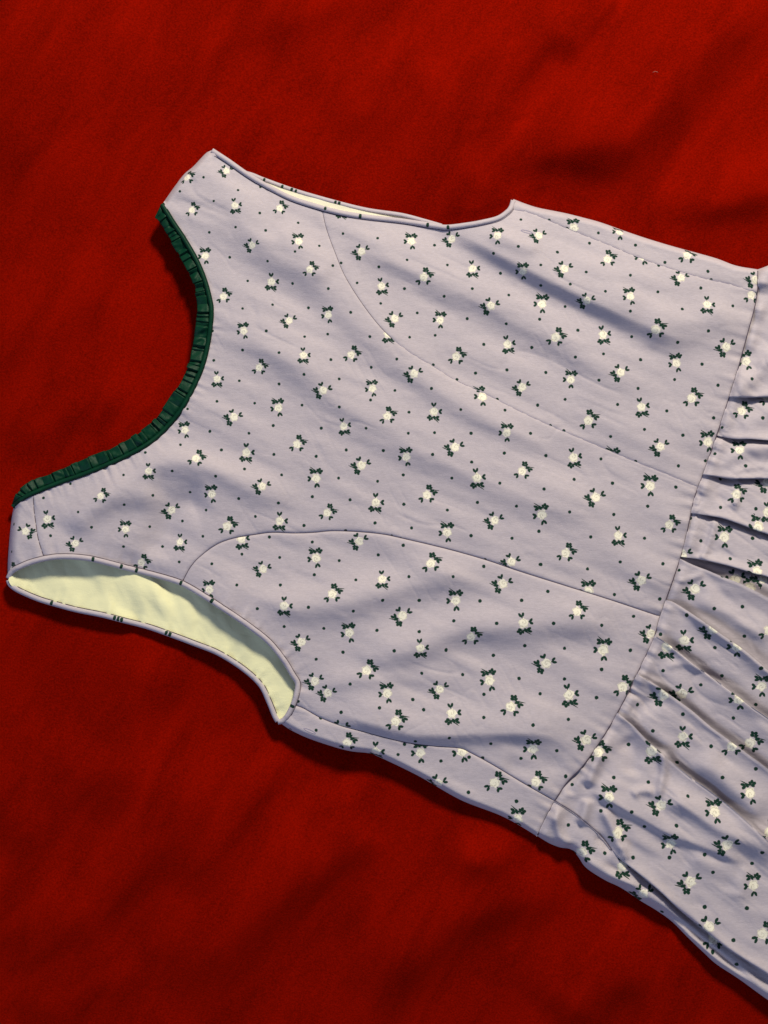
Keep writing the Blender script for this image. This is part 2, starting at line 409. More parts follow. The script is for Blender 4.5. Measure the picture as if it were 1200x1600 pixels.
dt("""334,563 374,595 436,600 475,585 436,551 517,562 530,592 580,574 339,627 398,630 472,633 530,636 579,625 427,665 502,669 572,669 328,674
389,677 428,710 494,713 541,703 346,703 382,733 337,744 440,742 529,747 590,752 488,776 547,781 373,779 435,786 322,797 399,807 475,821 586,817
317,838 421,839 488,847 599,704 318,277 281,299 334,314 372,297 407,292 406,333 327,363 368,355 415,360 466,348 359,402 418,408 461,393 499,384
387,439 457,443 513,451 533,411 558,442 379,482 426,476 482,481 548,488 416,517 476,526 512,522 578,526 379,547 595,474 592,417 536,365 590,372
332,517 520,415 814,343 858,344 935,364 810,385 871,394 921,380 771,396 679,383 845,414 916,425 985,430 782,427 699,414 636,406 632,451 694,463
738,451 795,461 891,444 946,455 845,446 883,479 843,499 985,486 652,489 730,498 791,506 903,516 987,526 640,527 680,524 756,538 831,543 899,558
943,553 620,561 677,570 743,583 792,578 853,582 936,594 617,610 674,607 777,624 840,633 883,624 965,632 789,641 720,640 639,644 668,350 997,607
714,593 993,383 1029,415 1039,410 1106,424 1111,437 1095,450 1028,456 1066,483 1145,478 1059,535 1107,517 1001,562 1097,569 1054,593 1122,602
1042,642 1115,653 1007,671 1067,680 954,682 1060,728 939,717 993,721 829,677 853,712 881,673 1056,761 897,749 957,755 850,764 1012,791 890,800
959,804 842,830 923,839 1007,841 844,882 918,889 969,878 1036,881 1079,810 860,665 638,677 679,676 736,677 676,710 788,708 737,722 630,742 706,747
781,755 746,785 807,791 631,788 699,797 643,825 736,837 800,841 540,829 630,852 591,867 378,866 331,881 437,871 530,876 491,898 370,914 438,914
556,906 639,901 598,938 655,938 482,949 402,951 552,955 444,979 506,982 589,985 655,987 536,1019 494,1030 616,1017 697,1016 659,1052 547,1069
466,1096 645,1093 593,1106 662,1109 533,1113 494,1141 454,1139 632,1163 649,1159 622,1179 689,1189 501,1122 293,639 282,695 227,707 193,742 269,736
110,756 68,778 239,774 194,789 297,769 122,800 285,814 143,824 234,823 79,837 193,854 254,854 280,878 282,914 19,862 22,819 190,883 708,901 758,874
756,885 845,882 856,924 960,929 1031,936 750,939 815,938 990,963 709,970 776,974 865,974 940,977 820,1009 882,1013 985,1016 697,1015 771,1024
940,1046 723,1054 811,1060 882,1061 756,1085 844,1084 932,1090 756,1121 833,1133 888,1124 702,1153 767,1162 870,1173 814,1185 733,1183 754,1184
807,1252 732,1238 884,1213 1175,592 1192,653 1128,668 1117,709 1102,720 1165,728 1125,749 1183,752 1126,793 1181,795 1095,845 1176,841 1141,873
1061,891 1128,901 1116,951 1160,948 1073,961 1163,994 1117,1012 1032,991 1036,1048 1128,1056 1095,1070 1190,1044 1181,1101 1146,1122 1111,1166
1067,1116 1020,1142 996,1101 982,1163 959,1215 1013,1222 1181,1201 1129,1215 1075,1244 1057,1290 987,1269 1007,1291 939,1267 888,1289 945,1333
989,1340 1046,1340 1114,1363 1101,1335 1175,1349 1191,1332 1101,1417 1167,1419 1146,1469 1151,1507 1114,1488 1034,1425 894,1226 1058,1191""")
# the print goes on along the skirt to the right of the view
for i in range(10):
    for j in range(20):
        x = 1236 + i*60 + rng.uniform(-6, 6); y = 330 + j*92 + (i % 2)*46 + rng.uniform(-8, 8)
        FL.append((x, y, "ABCD"[(i*3 + j) % 4], None)); DT.append((x+28, y+22)); DT.append((x+26, y-24)); DT.append((x+4, y+46))
ANG = {'A': (212, 1), 'B': (46, 1), 'C': (93, -1), 'D': (272, -1), 'E': (-22, -1)}

def rose_r(x, y):
    return 0.5*(12.5 + 0.003*(x-450) + 0.004*(y-400))

def print_uv(ob, pix, poly=None, key=None, fls=None, dts=None):
    """store, on every face corner, where it lies in its nearest motif and its nearest dot (in motif units)"""
    me = ob.data
    nv = len(me.vertices); co = np.empty(nv*3); me.vertices.foreach_get("co", co); co = co.reshape(-1, 3)
    no = np.empty(nv*3); me.vertices.foreach_get("normal", no); no = no.reshape(-1, 3)
    nl = len(me.loops); li = np.empty(nl, np.int32); me.loops.foreach_get("vertex_index", li)
    np_ = len(me.polygons); ls = np.empty(np_, np.int32); lt = np.empty(np_, np.int32)
    me.polygons.foreach_get("loop_start", ls); me.polygons.foreach_get("loop_total", lt)
    fid = np.repeat(np.arange(np_), lt)
    fc = np.stack([np.bincount(fid, pix[li, k], np_) / lt for k in (0, 1)], -1)
    def choose(items, isf):
        xy = np.array([(it[0], it[1]) for it in items])
        ins = inpoly(xy[:, 0], xy[:, 1], poly) if poly is not None else np.ones(len(xy), bool)
        return [it for it, k in zip(items, ins) if (it[3] == key if isf and it[3] is not None else k)]
    for layer, items, isf in (("motif", choose(FL, True) if fls is None else fls, True), ("dots", choose(DT, False) if dts is None else dts, False)):
        uv = np.full((nl, 2), 9.0)
        if items:
            best = np.full(np_, 1e9); idx = np.full(np_, -1)
            for k, it in enumerate(items):
                d = np.hypot(fc[:, 0]-it[0], fc[:, 1]-it[1])
                m = (d < best) & (d < (34 if isf else 8)); best[m] = d[m]; idx[m] = k
            lidx = idx[fid]
            for k, it in enumerate(items):
                m = np.nonzero(lidx == k)[0]
                if not len(m): continue
                vi = li[m]
                c = vi[np.argmin(np.hypot(pix[vi, 0]-it[0], pix[vi, 1]-it[1]))]
                cz = co[c, 2]/S
                # normal averaged round the motif
                n = no[np.unique(vi)].mean(0); n /= np.linalg.norm(n) + 1e-9
                t1 = np.array([1, 0, 0.]) - n*n[0]; t1 /= np.linalg.norm(t1) + 1e-9
                t2 = np.cross(n, t1)
                p = co[vi] - W(it[0], it[1], cz)
                lx = p @ t1 / S; ly = p @ t2 / S
                r = rose_r(it[0], it[1])*(1 + 0.06*math.sin(it[0]*3.1 + it[1]*1.3))
                if isf:
                    a, mir = ANG[it[2]]
                    th = math.radians(a - 90 + 7*math.sin(it[0]*1.7 + it[1]))
                    X = lx*math.cos(th) + ly*math.sin(th); Y = -lx*math.sin(th) + ly*math.cos(th)
                    uv[m, 0] = X*mir/r; uv[m, 1] = Y/r
                else:
                    rr = r*0.38*(0.9 + 0.2*((it[0]*7 + it[1]*3) % 1.0))
                    uv[m, 0] = lx/rr; uv[m, 1] = ly/rr
        u = me.uv_layers.new(name=layer)
        u.data.foreach_set("uv", uv.astype(np.float32).ravel())

# ------------------------------------------------------------------ outline and seams of the dress
NECK = cr([(255, 317), (272, 345), (290, 372), (309, 405), (322, 436), (330, 465), (333, 485), (331, 515), (326, 545), (319, 572), (311, 592), (299, 617), (280, 649), (253, 679), (229, 698), (200, 714), (165, 730), (130, 744), (90, 758), (53, 773), (37, 781), (21, 794)], 2.0)
FRILL = cr([(242, 339), (257, 359), (270, 383), (284, 406), (295, 427), (302, 444), (306, 462), (308, 480), (307, 497), (304, 515), (301, 533), (298, 550), (294, 570), (283, 595), (267, 620), (246, 650), (229, 666), (205, 683), (184, 694), (165, 704), (134, 716), (102, 730), (75, 741), (54, 748), (31, 764), (24, 774), (19, 788)], 2.0)
SHOULDER_A = cr([(330, 235), (321, 240), (302, 260), (287, 273), (271, 294), (255, 317)], 2.0)
SHOULDER_B = cr([(21, 794), (18, 812), (15, 840), (12.5, 875), (12, 905)], 2.0)
ARM_A = cr([(802, 313), (799, 323), (793, 331), (778, 341), (755, 347), (733, 351), (700, 355), (680, 353), (627, 345), (573, 339), (531, 332), (493, 322), (456, 310), (427, 296), (400, 281), (381, 269), (357, 252), (331, 235)], 2.0)
ARM_B = cr([(13, 904), (18, 894), (28, 887), (50, 878), (80, 871), (110, 870), (140, 873), (170, 880), (200, 888), (240, 898), (280, 910), (310, 926), (355, 955), (390, 979), (420, 1003), (443, 1031), (457, 1054), (465, 1068), (463, 1085), (458, 1101), (450, 1117), (442, 1126), (434, 1128)], 2.0)
BACK_B = cr([(13, 906), (17, 914), (30, 923), (60, 936), (90, 945), (120, 953), (160, 961), (195, 970), (230, 979), (262, 990), (305, 1006), (342, 1021), (380, 1045), (407, 1070), (420, 1096), (429, 1118), (434, 1127)], 2.0)
BACK_A = cr([(383, 270), (396, 274), (413, 281), (461, 298), (520, 315), (573, 328), (627, 336), (662, 345), (690, 353)], 2.0)
CONT_A = cr([(802, 311), (823, 319), (843, 325), (883, 333), (915, 341), (940, 348), (985, 364), (1025, 377), (1085, 394), (1120, 404), (1150, 415), (1184, 421)], 2.0)
CONT_B = cr([(437, 1129), (455, 1141), (483, 1154), (525, 1168), (550, 1174), (577, 1177), (593, 1183), (653, 1212), (720, 1250), (787, 1277), (839, 1307)], 2.0)
SEAM_A = cr([(801, 327), (827, 332), (857, 344), (887, 357), (907, 365), (950, 382), (1000, 403), (1050, 420), (1105, 436), (1141, 444), (1182, 457)], 2.0)
SEAM_B = cr([(459, 1101), (475, 1107), (500, 1121), (533, 1134), (567, 1143), (600, 1152), (640, 1161), (680, 1166), (718, 1169), (735, 1176), (770, 1195), (820, 1225), (866, 1251)], 2.0)
PRIN_A = cr([(503, 326), (510, 357), (523, 393), (540, 433), (570, 480), (603, 520), (640, 550), (675, 571), (712, 594), (760, 616), (807, 640), (862, 666), (900, 682), (947, 702), (992, 721), (1045, 742), (1090, 761)], 2.0)
PRIN_B = cr([(284, 911), (297, 887), (312, 870), (338, 851), (365, 841), (400, 835), (425, 832), (460, 833), (490, 832), (520, 829.5), (562, 831), (600, 835), (633, 842), (700, 858), (760, 875), (810, 892), (883, 915), (950, 936), (1031, 963)], 2.0)
STRAP_B = cr([(52, 773), (53, 794), (56, 818), (60, 843), (69, 872)], 2.0)
WAIST = cr([(1184, 421), (1183, 458), (1178, 484), (1171, 510), (1162, 543), (1153, 576), (1139, 621), (1120, 679), (1098, 742), (1084, 781), (1072, 838), (1064, 868), (1050, 910), (1032, 961), (1021, 998), (1000, 1043), (972, 1100), (945, 1147), (912, 1195), (887, 1221), (867, 1251), (848, 1287), (839, 1307)], 2.0)

def join(*cs):
    out = []
    for c in cs:
        for p in c:
            if not out or math.hypot(out[-1][0]-p[0], out[-1][1]-p[1]) > 0.6: out.append((p[0], p[1]))
    while math.hypot(out[-1][0]-out[0][0], out[-1][1]-out[0][1]) < 0.6: out.pop()
    return np.array(out)

wA, wS, wB, wT = (1090, 761), (1182, 457), (1031, 963), (866, 1251)
PANELS = {
 "center": join(sub(NECK, (255, 317), (52, 773)), STRAP_B, sub(ARM_B, (69, 872), (284, 911)), PRIN_B, sub(WAIST, wB, wA), PRIN_A[::-1], sub(ARM_A, (503, 326), (331, 235)), SHOULDER_A),
 "strap_B": join(sub(NECK, (52, 773), (21, 794)), SHOULDER_B, sub(ARM_B, (13, 904), (69, 872)), STRAP_B[::-1]),
 "side_A": join(PRIN_A, sub(WAIST, wA, wS), SEAM_A[::-1], sub(ARM_A, (801, 327), (503, 326))),
 "back_A": join(SEAM_A, sub(WAIST, wS, (1184, 421)), CONT_A[::-1], sub(ARM_A, (802, 313), (801, 327))),
 "side_B": join(sub(ARM_B, (284, 911), (459, 1101)), SEAM_B, sub(WAIST, wT, wB), PRIN_B[::-1]),
 "back_B": join(sub(ARM_B, (459, 1101), (434, 1128)), CONT_B, sub(WAIST, (839, 1307), wT), SEAM_B[::-1]),
}

# folds of the bodice as it lies
BF = [
 Fold([(640, 322), (700, 355), (760, 384), (830, 420), (900, 455), (970, 488), (1045, 522), (1120, 548)], 16.5, 19, 60, 0.34),
 Fold([(505, 345), (560, 384), (640, 418), (720, 455), (800, 497), (880, 540), (960, 585), (1040, 620)], 8, 24, 42),
 Fold([(295, 268), (345, 300), (420, 388), (470, 423), (540, 486), (600, 540), (680, 603), (760, 648), (850, 690), (930, 730)], 8.5, 28, 44),
 Fold([(330, 505), (440, 560), (530, 628), (610, 678), (700, 722), (800, 768), (900, 800), (1000, 850)], 8, 26, 48),
 Fold([(100, 800), (150, 775), (200, 748), (260, 722), (330, 732), (400, 760), (480, 790)], 9.5, 24, 26),
 Fold([(105, 840), (135, 800), (165, 785), (215, 775), (260, 770)], 9, 22, 24),
 Fold([(235, 880), (258, 835), (280, 795), (330, 775)], -10, 30, 26),
 Fold([(380, 925), (460, 945), (540, 940), (620, 918), (700, 905), (760, 930)], 11, 26, 34),
 Fold([(520, 1030), (620, 1020), (720, 985), (830, 975), (920, 975), (990, 985)], 10, 24, 34),
 Fold([(480, 1075), (560, 1062), (650, 1060), (720, 1072)], 3.5, 14, 18),
 Fold([(500, 1105), (580, 1128), (650, 1146), (750, 1145), (840, 1145), (915, 1163)], 11.5, 15, 46),
 Fold([(780, 1195), (840, 1200), (890, 1195)], -4, 18, 18),
 Fold([(700, 880), (790, 915), (900, 950), (980, 970)], 3.5, 30, 40),
 Fold([(600, 790), (700, 820), (820, 850), (960, 900)], 4, 30, 40),
 Fold([(430, 350), (470, 390), (520, 440)], 5, 20, 26),
 Fold([(880, 600), (960, 655), (1040, 700), (1085, 720)], 4, 24, 34),
 Fold([(1000, 500), (1050, 505), (1110, 498), (1150, 480)], 6, 30, 30),
 Fold([(880, 400), (960, 420), (1050, 440), (1130, 452)], 3, 22, 26),
 Fold([(760, 355), (800, 372), (850, 392)], 4, 14, 18),
]
ROLL = [(SHOULDER_A, 9), (SHOULDER_B, 13), (CONT_A, 8), (CONT_B, 9)]
GROOVES = [PRIN_A, PRIN_B, SEAM_A, SEAM_B, STRAP_B, WAIST]

def bodice_z(px, py, grooves=True):
    px = np.asarray(px, float); py = np.asarray(py, float)
    z = np.full(px.shape, 21.0)
    for f in BF: z = z + 1.2*f(px, py)
    z += 1.7*vnoise(px, py, 170, 46, 27, 11) + 0.55*vnoise(px, py, 70, 17, 24, 12) + 0.12*vnoise(px, py, 14, 9, 20, 13) - 1.2*np.maximum(0, 0.22-np.abs(vnoise(px, py, 95, 22, 24, 15)))*4*np.clip(vnoise(px, py, 120, 80, 0, 16), 0, 1) - 0.55*np.maximum(0, 0.25-np.abs(vnoise(px, py, 50, 14, 60, 17)))*4*np.clip(vnoise(px, py, 90, 70, 0, 18), 0, 1)
    dn, tn = sdist(px, py, NECK[::3]); dn = np.abs(dn)
    s = tn*800
    z += (0.45*np.sin(s/2.6 + 2*np.sin(s/23)) + 0.9*vnoise(s, s*0, 7, 7, 0, 21))*np.exp(-(dn/16)**1.3) * sstep((tn-0.2)/0.2)
    dw, tw = sdist(px, py, WAIST[::3]); dw = np.abs(dw)
    s = tw*960
    z += 1.1*vnoise(s, dw*0.15, 9, 9, 0, 22)*np.exp(-(dw/22)**1.5)
    z -= 4*np.exp(-(dw/20)**2)
    da, ta = sdist(px, py, ARM_B[::3]); da = np.abs(da)
    s = ta*620
    z += np.interp(ta, [0, .12, .25, .37, .48, .6, .8, 1], [0, 8, 5, -14, -9, 6, 0, -8])*np.exp(-(da/60)**2)
    z += 1.4*vnoise(s, da*0.1, 9, 9, 0, 23)*np.exp(-(da/18)**1.4)
    db, tb = sdist(px, py, ARM_A[::3]); db = np.abs(db)
    z -= 5*np.exp(-(db/26)**2)
    if grooves:
        for g, dep in ((PRIN_A, 1.2), (PRIN_B, 3.0), (SEAM_A, 1.2), (SEAM_B, 3.0), (STRAP_B, 2.0), (WAIST, 3.6)):
            lo = g.min(0)-12; hi = g.max(0)+12
            k = (px > lo[0]) & (px < hi[0]) & (py > lo[1]) & (py < hi[1])
            if k.any():
                d, t = sdist(px[k], py[k], g[::2])
                z[k] -= 0.8*dep*np.exp(-np.abs(d)/1.3) + 0.15*dep*np.exp(-(d/5)**2)
    for c, wd in ROLL:
        d, t = sdist(px, py, c[::3])
        q = np.clip(np.abs(d)/wd, 0, 1)
        z = -8 + (z + 8)*np.sqrt(np.clip(1-(1-q)**2, 0, 1))
    return z

def panel_points(poly, step):
    lo = poly.min(0); hi = poly.max(0)
    ys = np.arange(lo[1], hi[1], step*0.866)
    pts = []
    for r, y in enumerate(ys):
        xs = np.arange(lo[0] + (step/2 if r % 2 else 0), hi[0], step)
        pts.append(np.stack([xs, np.full(len(xs), y)], -1))
    p = np.vstack(pts)
    p = p[inpoly(p[:, 0], p[:, 1], poly)]
    ring = np.vstack([poly, poly[:1]])
    d, t = sdist(p[:, 0], p[:, 1], ring)
    p = p[np.abs(d) > step*0.75]
    # finer rows along the edge so that the seam sinks cleanly
    tng = np.roll(poly, -1, 0) - np.roll(poly, 1, 0)
    nrm = np.stack([-tng[:, 1], tng[:, 0]], -1) / (np.hypot(tng[:, 0], tng[:, 1])[:, None] + 1e-9)
    rows = []
    for o in (1.0,):
        for sg in (1, -1):
            q = poly + nrm*o*sg
            q = q[inpoly(q[:, 0], q[:, 1], poly)]
            dd, _ = sdist(q[:, 0], q[:, 1], ring)
            rows.append(q[np.abs(dd) > o*0.8])
    return np.vstack([p] + rows)

def cdt_panel(poly, step):
    inner = panel_points(poly, step)
    pts = np.vstack([poly, inner])
    n = len(poly)
    r = delaunay_2d_cdt([Vector(p) for p in pts], [], [list(range(n))], 1, 1e-4)
    v = np.array([(a[0], a[1]) for a in r[0]])
    tri = np.array([t for t in r[2] if len(t) == 3])
    a, b, c = v[tri[:, 0]], v[tri[:, 1]], v[tri[:, 2]]
    cr_ = (b[:, 0]-a[:, 0])*(c[:, 1]-a[:, 1]) - (b[:, 1]-a[:, 1])*(c[:, 0]-a[:, 0])
    tri[cr_ > 0] = tri[cr_ > 0][:, ::-1]     # y runs down in the layout, so turn faces up
    return v, tri

dress = empty("dress", (0.0, 0.0, 0.0))
dress["label"] = "lilac dress with white rose print and green frilled neckline lying on red velvet"
dress["category"] = "dress"

PNAMES = {"center": ("front_panel", None), "strap_B": ("shoulder_strap", None), "side_A": ("side_panel", None),
          "back_A": ("back_panel", None), "side_B": ("side_panel", None), "back_B": ("back_panel", None)}
bodice = {}
for key, poly in PANELS.items():
    v, tri = cdt_panel(poly, 2.4)
    z = bodice_z(v[:, 0], v[:, 1])
    ob = mesh_obj(PNAMES[key][0], W(v[:, 0], v[:, 1], z), tri, M_FLORAL, dress)
    print_uv(ob, v, poly, key)
    bodice[key] = ob

# ------------------------------------------------------------------ tubes: piping and threads
def tube(name, curve, zc, rad, mat, parent, seg=8, squash=1.0, cap=True):
    n = len(curve)
    t = np.gradient(curve, axis=0); t /= np.hypot(t[:, 0], t[:, 1])[:, None] + 1e-9
    nr = np.stack([-t[:, 1], t[:, 0]], -1)
    rad = np.broadcast_to(np.asarray(rad, float), (n,))
    P = []; Z = []
    for k in range(seg):
        a = 2*math.pi*k/seg
        P.append(curve + nr*(rad*math.cos(a))[:, None]); Z.append(zc + rad*squash*math.sin(a))
    P = np.stack(P, 1); Z = np.stack(Z, 1)
    pix = P.reshape(-1, 2)
    faces = []
    for i in range(n-1):
        for k in range(seg):
            a = i*seg+k; b = i*seg+(k+1) % seg
            faces.append((a, b, b+seg, a+seg))
    if cap:
        faces.append(tuple(range(seg))[::-1]); faces.append(tuple((n-1)*seg+k for k in range(seg)))
    ob = mesh_obj(name, W(pix[:, 0], pix[:, 1], Z.ravel()), faces, mat, parent)
    return ob, pix

def offs0(curve, d):
    t = np.gradient(curve, axis=0); t /= np.hypot(t[:, 0], t[:, 1])[:, None]
    return curve + np.stack([-t[:, 1], t[:, 0]], -1)*d

def smooth1(a, k=7):
    p = np.pad(a, k, mode='edge'); ker = np.ones(2*k+1)/(2*k+1)
    return np.convolve(p, ker, 'valid')

armB_z = smooth1(bodice_z(ARM_B[:, 0], ARM_B[:, 1], False), 5)
armA_z = smooth1(bodice_z(ARM_A[:, 0], ARM_A[:, 1], False), 5)
ob, pix = tube("armhole_piping", ARM_B + 0, armB_z + 0.3, 4.2, M_FLORAL, dress, 10)
print_uv(ob, pix, None, None, fls=[], dts=[(190, 884), (282, 912), (457, 1104), (145, 875), (213, 892), (330, 940)])
PIP_B = ob
ob, pix = tube("armhole_piping", ARM_A + 0, armA_z + 0.3, 4.0, M_FLORAL, dress, 10)
print_uv(ob, pix, None, None, fls=[], dts=[(668, 352), (563, 336), (508, 326), (700, 356)])
PIP_A = ob

# ------------------------------------------------------------------ lining seen through the armholes, back piping
def lining_B(px, py):
    d, t = sdist(px, py, BACK_B[::3]); d = np.abs(d)
    z = 4 + 3.0*np.exp(-(d/14)**2) + 2.5*np.sin(np.clip(d/70, 0, 1)*math.pi)
    z += 2.0*vnoise(px, py, 80, 34, 50, 31) + 0.7*vnoise(px, py, 30, 16, 70, 32) - 0.8*np.maximum(0, 0.25-np.abs(vnoise(px, py, 60, 16, 55, 34)))*4
    z += 1.0*vnoise(t*600, d*0.1, 8, 8, 0, 33)*np.exp(-(d/18)**2)
    dl = np.hypot(px-13, py-905)
    return z + 10*np.exp(-(dl/30)**2)
up = ARM_B[(ARM_B[:, 0] < 466)]
k_end = nearest_i(ARM_B, (458, 1101))
top = ARM_B[6:k_end] + np.stack([np.linspace(2, 22, k_end-6), -30*np.sin(np.linspace(0.12, 1, k_end-6)*math.pi*0.55)], -1)
poly = join(BACK_B, np.array([(446, 1128), (462, 1116)]), top[::-1])
v, tri = cdt_panel(poly, 4.0)
lin = mesh_obj("lining", W(v[:, 0], v[:, 1], lining_B(v[:, 0], v[:, 1])), tri, M_LINING, dress)
lin["label"] = "cream yellow lining inside the open armhole"
backz = smooth1(lining_B(BACK_B[:, 0], BACK_B[:, 1]), 4)
endz = armB_z[-1]
tt = np.linspace(0, 1, len(BACK_B))
bz = np.where(tt > 0.9, backz + (endz-backz)*sstep((tt-0.9)/0.1), backz)
bz = np.where(tt < 0.06, armB_z[0] + (bz-armB_z[0])*sstep(tt/0.06), bz)
bs = offs0(BACK_B, -4.6)[5:-6]
tube("piping_stitching", bs, bz[5:-6] + 0.6, 0.5, M_THREAD_SHADE, dress, 6)
ob, pix = tube("back_armhole_piping", BACK_B, bz, 4.0, M_FLORAL, dress, 10)
print_uv(ob, pix, None, None, fls=[], dts=[(80, 943), (179, 965), (184, 968), (190, 968), (260, 988), (265, 992)])

def lining_A(px, py):
    d, t = sdist(px, py, BACK_A[::3])
    return np.minimum(12.5 + 0.3*vnoise(px, py, 20, 8, 20, 35), bodice_z(px, py) - 4)
poly = join(BACK_A, BACK_A[::-1] + np.array([0, 15.0]))
v, tri = cdt_panel(poly, 4.0)
mesh_obj("lining", W(v[:, 0], v[:, 1], lining_A(v[:, 0], v[:, 1])), tri, M_LINING_PALE, dress)
ob, pix = tube("back_armhole_piping", BACK_A, np.full(len(BACK_A), 10.5), 3.4, M_FLORAL, dress, 10)
print_uv(ob, pix, None, None, fls=[], dts=[(413, 280), (441, 291), (456, 295), (462, 299), (524, 316), (530, 317)])

# ------------------------------------------------------------------ seam threads; the dark ones also paint in the seam shadow
def seam_line(name, curve, mat, rad=0.55, lift=0.5, dash=None, parent=dress):
    z = bodice_z(curve[:, 0], curve[:, 1]) + lift
    if dash is None:
        return tube(name, curve, z, rad, mat, parent, 6)[0]
    on, offn = dash
    objs = []
    P = []; F = []
    i = 0; base = 0
    bits = []
    while i < len(curve)-1:
        j = min(len(curve)-1, i+on)
        if j-i >= 1: bits.append((curve[i:j+1], z[i:j+1]))
        i = j + offn
    for c, zz in bits:
        t = np.gradient(c, axis=0); t /= np.hypot(t[:, 0], t[:, 1])[:, None]+1e-9
        nr = np.stack([-t[:, 1], t[:, 0]], -1); m = len(c)
        for q in range(m):
            e = 0.5 if q in (0, m-1) else 1.0
            for k in range(5):
                a = 2*math.pi*k/5
                xy = c[q] + nr[q]*rad*e*math.cos(a)
                P.append(W(xy[0], xy[1], zz[q] + rad*e*math.sin(a)))
        for q in range(m-1):
            for k in range(5):
                a = base+q*5+k; b = base+q*5+(k+1) % 5
                F.append((a, b, b+5, a+5))
        base += m*5
    return mesh_obj(name, np.array(P), F, mat, parent)

sp = nearest_i(PRIN_A, (615, 530))
seam_line("stitching_and_seam_shade", PRIN_A[3:sp], M_THREAD_SHADE, 0.32, 0.2)
seam_line("stitching_and_seam_shade", PRIN_A[sp:], M_THREAD_LIGHT, 0.4, 0.2, (9, 3))
seam_line("stitching_and_seam_shade", PRIN_B[2:-2], M_THREAD_SHADE, 0.62, 0.5)
seam_line("stitching_and_seam_shade", SEAM_A[2:-2], M_THREAD_LIGHT, 0.45, 0.3, (7, 2))
seam_line("stitching_and_seam_shade", SEAM_B[2:-2], M_THREAD_SHADE, 0.62, 0.4)
seam_line("stitching_and_seam_shade", STRAP_B[2:-2], M_THREAD_SHADE, 0.5, 0.6, (6, 1))
seam_line("waist_seam", WAIST[1:-1], M_THREAD_SHADE, 0.95, 0.2)  # dark tube stands in for the shadow line along the waist
def offs(curve, d):
    t = np.gradient(curve, axis=0); t /= np.hypot(t[:, 0], t[:, 1])[:, None]
    return curve + np.stack([-t[:, 1], t[:, 0]], -1)*d
# the stitched ditch beside the armhole piping
ia = nearest_i(ARM_A, (790, 333))
seam_line("piping_stitching", offs(ARM_A, -5.0)[ia-6:-4] if inpoly(np.array([offs(ARM_A, -5.0)[200][0]]), np.array([offs(ARM_A, -5.0)[200][1]]), PANELS["center"])[0] or True else None, M_THREAD_SHADE, 0.42, 0.2)
seam_line("piping_stitching", offs(ARM_B, -4.8)[8:nearest_i(ARM_B, (450, 1117))], M_THREAD_SHADE, 0.42, 0.2)

# ------------------------------------------------------------------ green neck trim: cord and pleated frill
neck_z = smooth1(bodice_z(NECK[:, 0], NECK[:, 1], False), 6)
neck_z = np.maximum(neck_z, 8)
CORD = offs(NECK, 0.0)
def neck_side(d):
    a = offs(NECK, d)
    return a
mid = len(NECK)//2
sgn = 1.0 if not inpoly(np.array([offs(NECK, 6.0)[mid][0]]), np.array([offs(NECK, 6.0)[mid][1]]), PANELS["center"])[0] else -1.0
trim = empty("neck_trim"); trim.parent = dress
trim["label"] = "dark green pleated satin frill with corded edge"
tube("cord", offs(NECK, 3.0*sgn), neck_z + 1.0, 3.3, M_GREEN, trim, 10)
tube("cord_stitching", offs(NECK, -0.6*sgn), neck_z + 0.4, 0.7, M_DARKTHREAD, trim, 6)
# frill
nu = 900
u = np.linspace(0, 1, nu)
def at(c, u):
    s = arclen(c); s /= s[-1]
    return np.stack([np.interp(u, s, c[:, 0]), np.interp(u, s, c[:, 1])], -1)
inner = at(offs(NECK, 4.0*sgn), u)
sF = arclen(FRILL); sF = sF/sF[-1]
near = np.array([sF[nearest_i(FRILL, p)] for p in inner])
near = np.maximum.accumulate(near); near = smooth1(near, 14)
near = (near-near[0])/(near[-1]-near[0])
outer = at(FRILL, near)
iz = np.interp(u, np.linspace(0, 1, len(neck_z)), neck_z)
edges = [0.0]
while edges[-1] < 1: edges.append(edges[-1] + random.choice([0.010, 0.014, 0.018, 0.022, 0.027, 0.016]))
edges = np.array(edges)
seg_i = np.clip(np.searchsorted(edges, u, 'right')-1, 0, len(edges)-2)
ph = (u - edges[seg_i]) / (edges[seg_i+1]-edges[seg_i])
amp = rng.uniform(2.5, 6.5, len(edges))[seg_i]
jit = rng.uniform(-1.8, 1.4, len(edges))[seg_i]
flip = (rng.uniform(0, 1, len(edges)) < 0.3)[seg_i]
ph = np.where(flip, 1-ph, ph)
saw = np.where(ph < 0.9, (ph/0.9)**0.75, (1-ph)/0.1)
nvv = 12
vv = np.linspace(0, 1, nvv)
P = []; Z = []
for k, t in enumerate(vv):
    along = (np.roll(inner, -3, 0) - np.roll(inner, 3, 0)); along[0:3] = along[3]; along[-3:] = along[-4]
    along /= np.hypot(along[:, 0], along[:, 1])[:, None]
    shift = rng.uniform(-1, 1, len(edges))[seg_i]*0
    p = inner*(1-t) + outer*t
    d = (outer-inner); d /= np.hypot(d[:, 0], d[:, 1])[:, None]
    p = p + d*(jit*t)[:, None] - along*((1-saw)*0.0)[:, None]
    # gathered at the cord, fuller and a little flared outward, with a crimp across some pleats
    crimp = 1.3*vnoise(u*800, np.full(nu, t*16), 16, 7, 30, 41) + 0.5*vnoise(u*800, np.full(nu, t*16), 7, 5, -25, 42)
    z = iz - 2.0 + amp*saw*(0.8+0.2*t) + crimp*(0.4+0.6*t) - 3.0*np.exp(-((t-0.0)/0.12)**2) - 4.0*t*t*0.6
    P.append(p); Z.append(z)
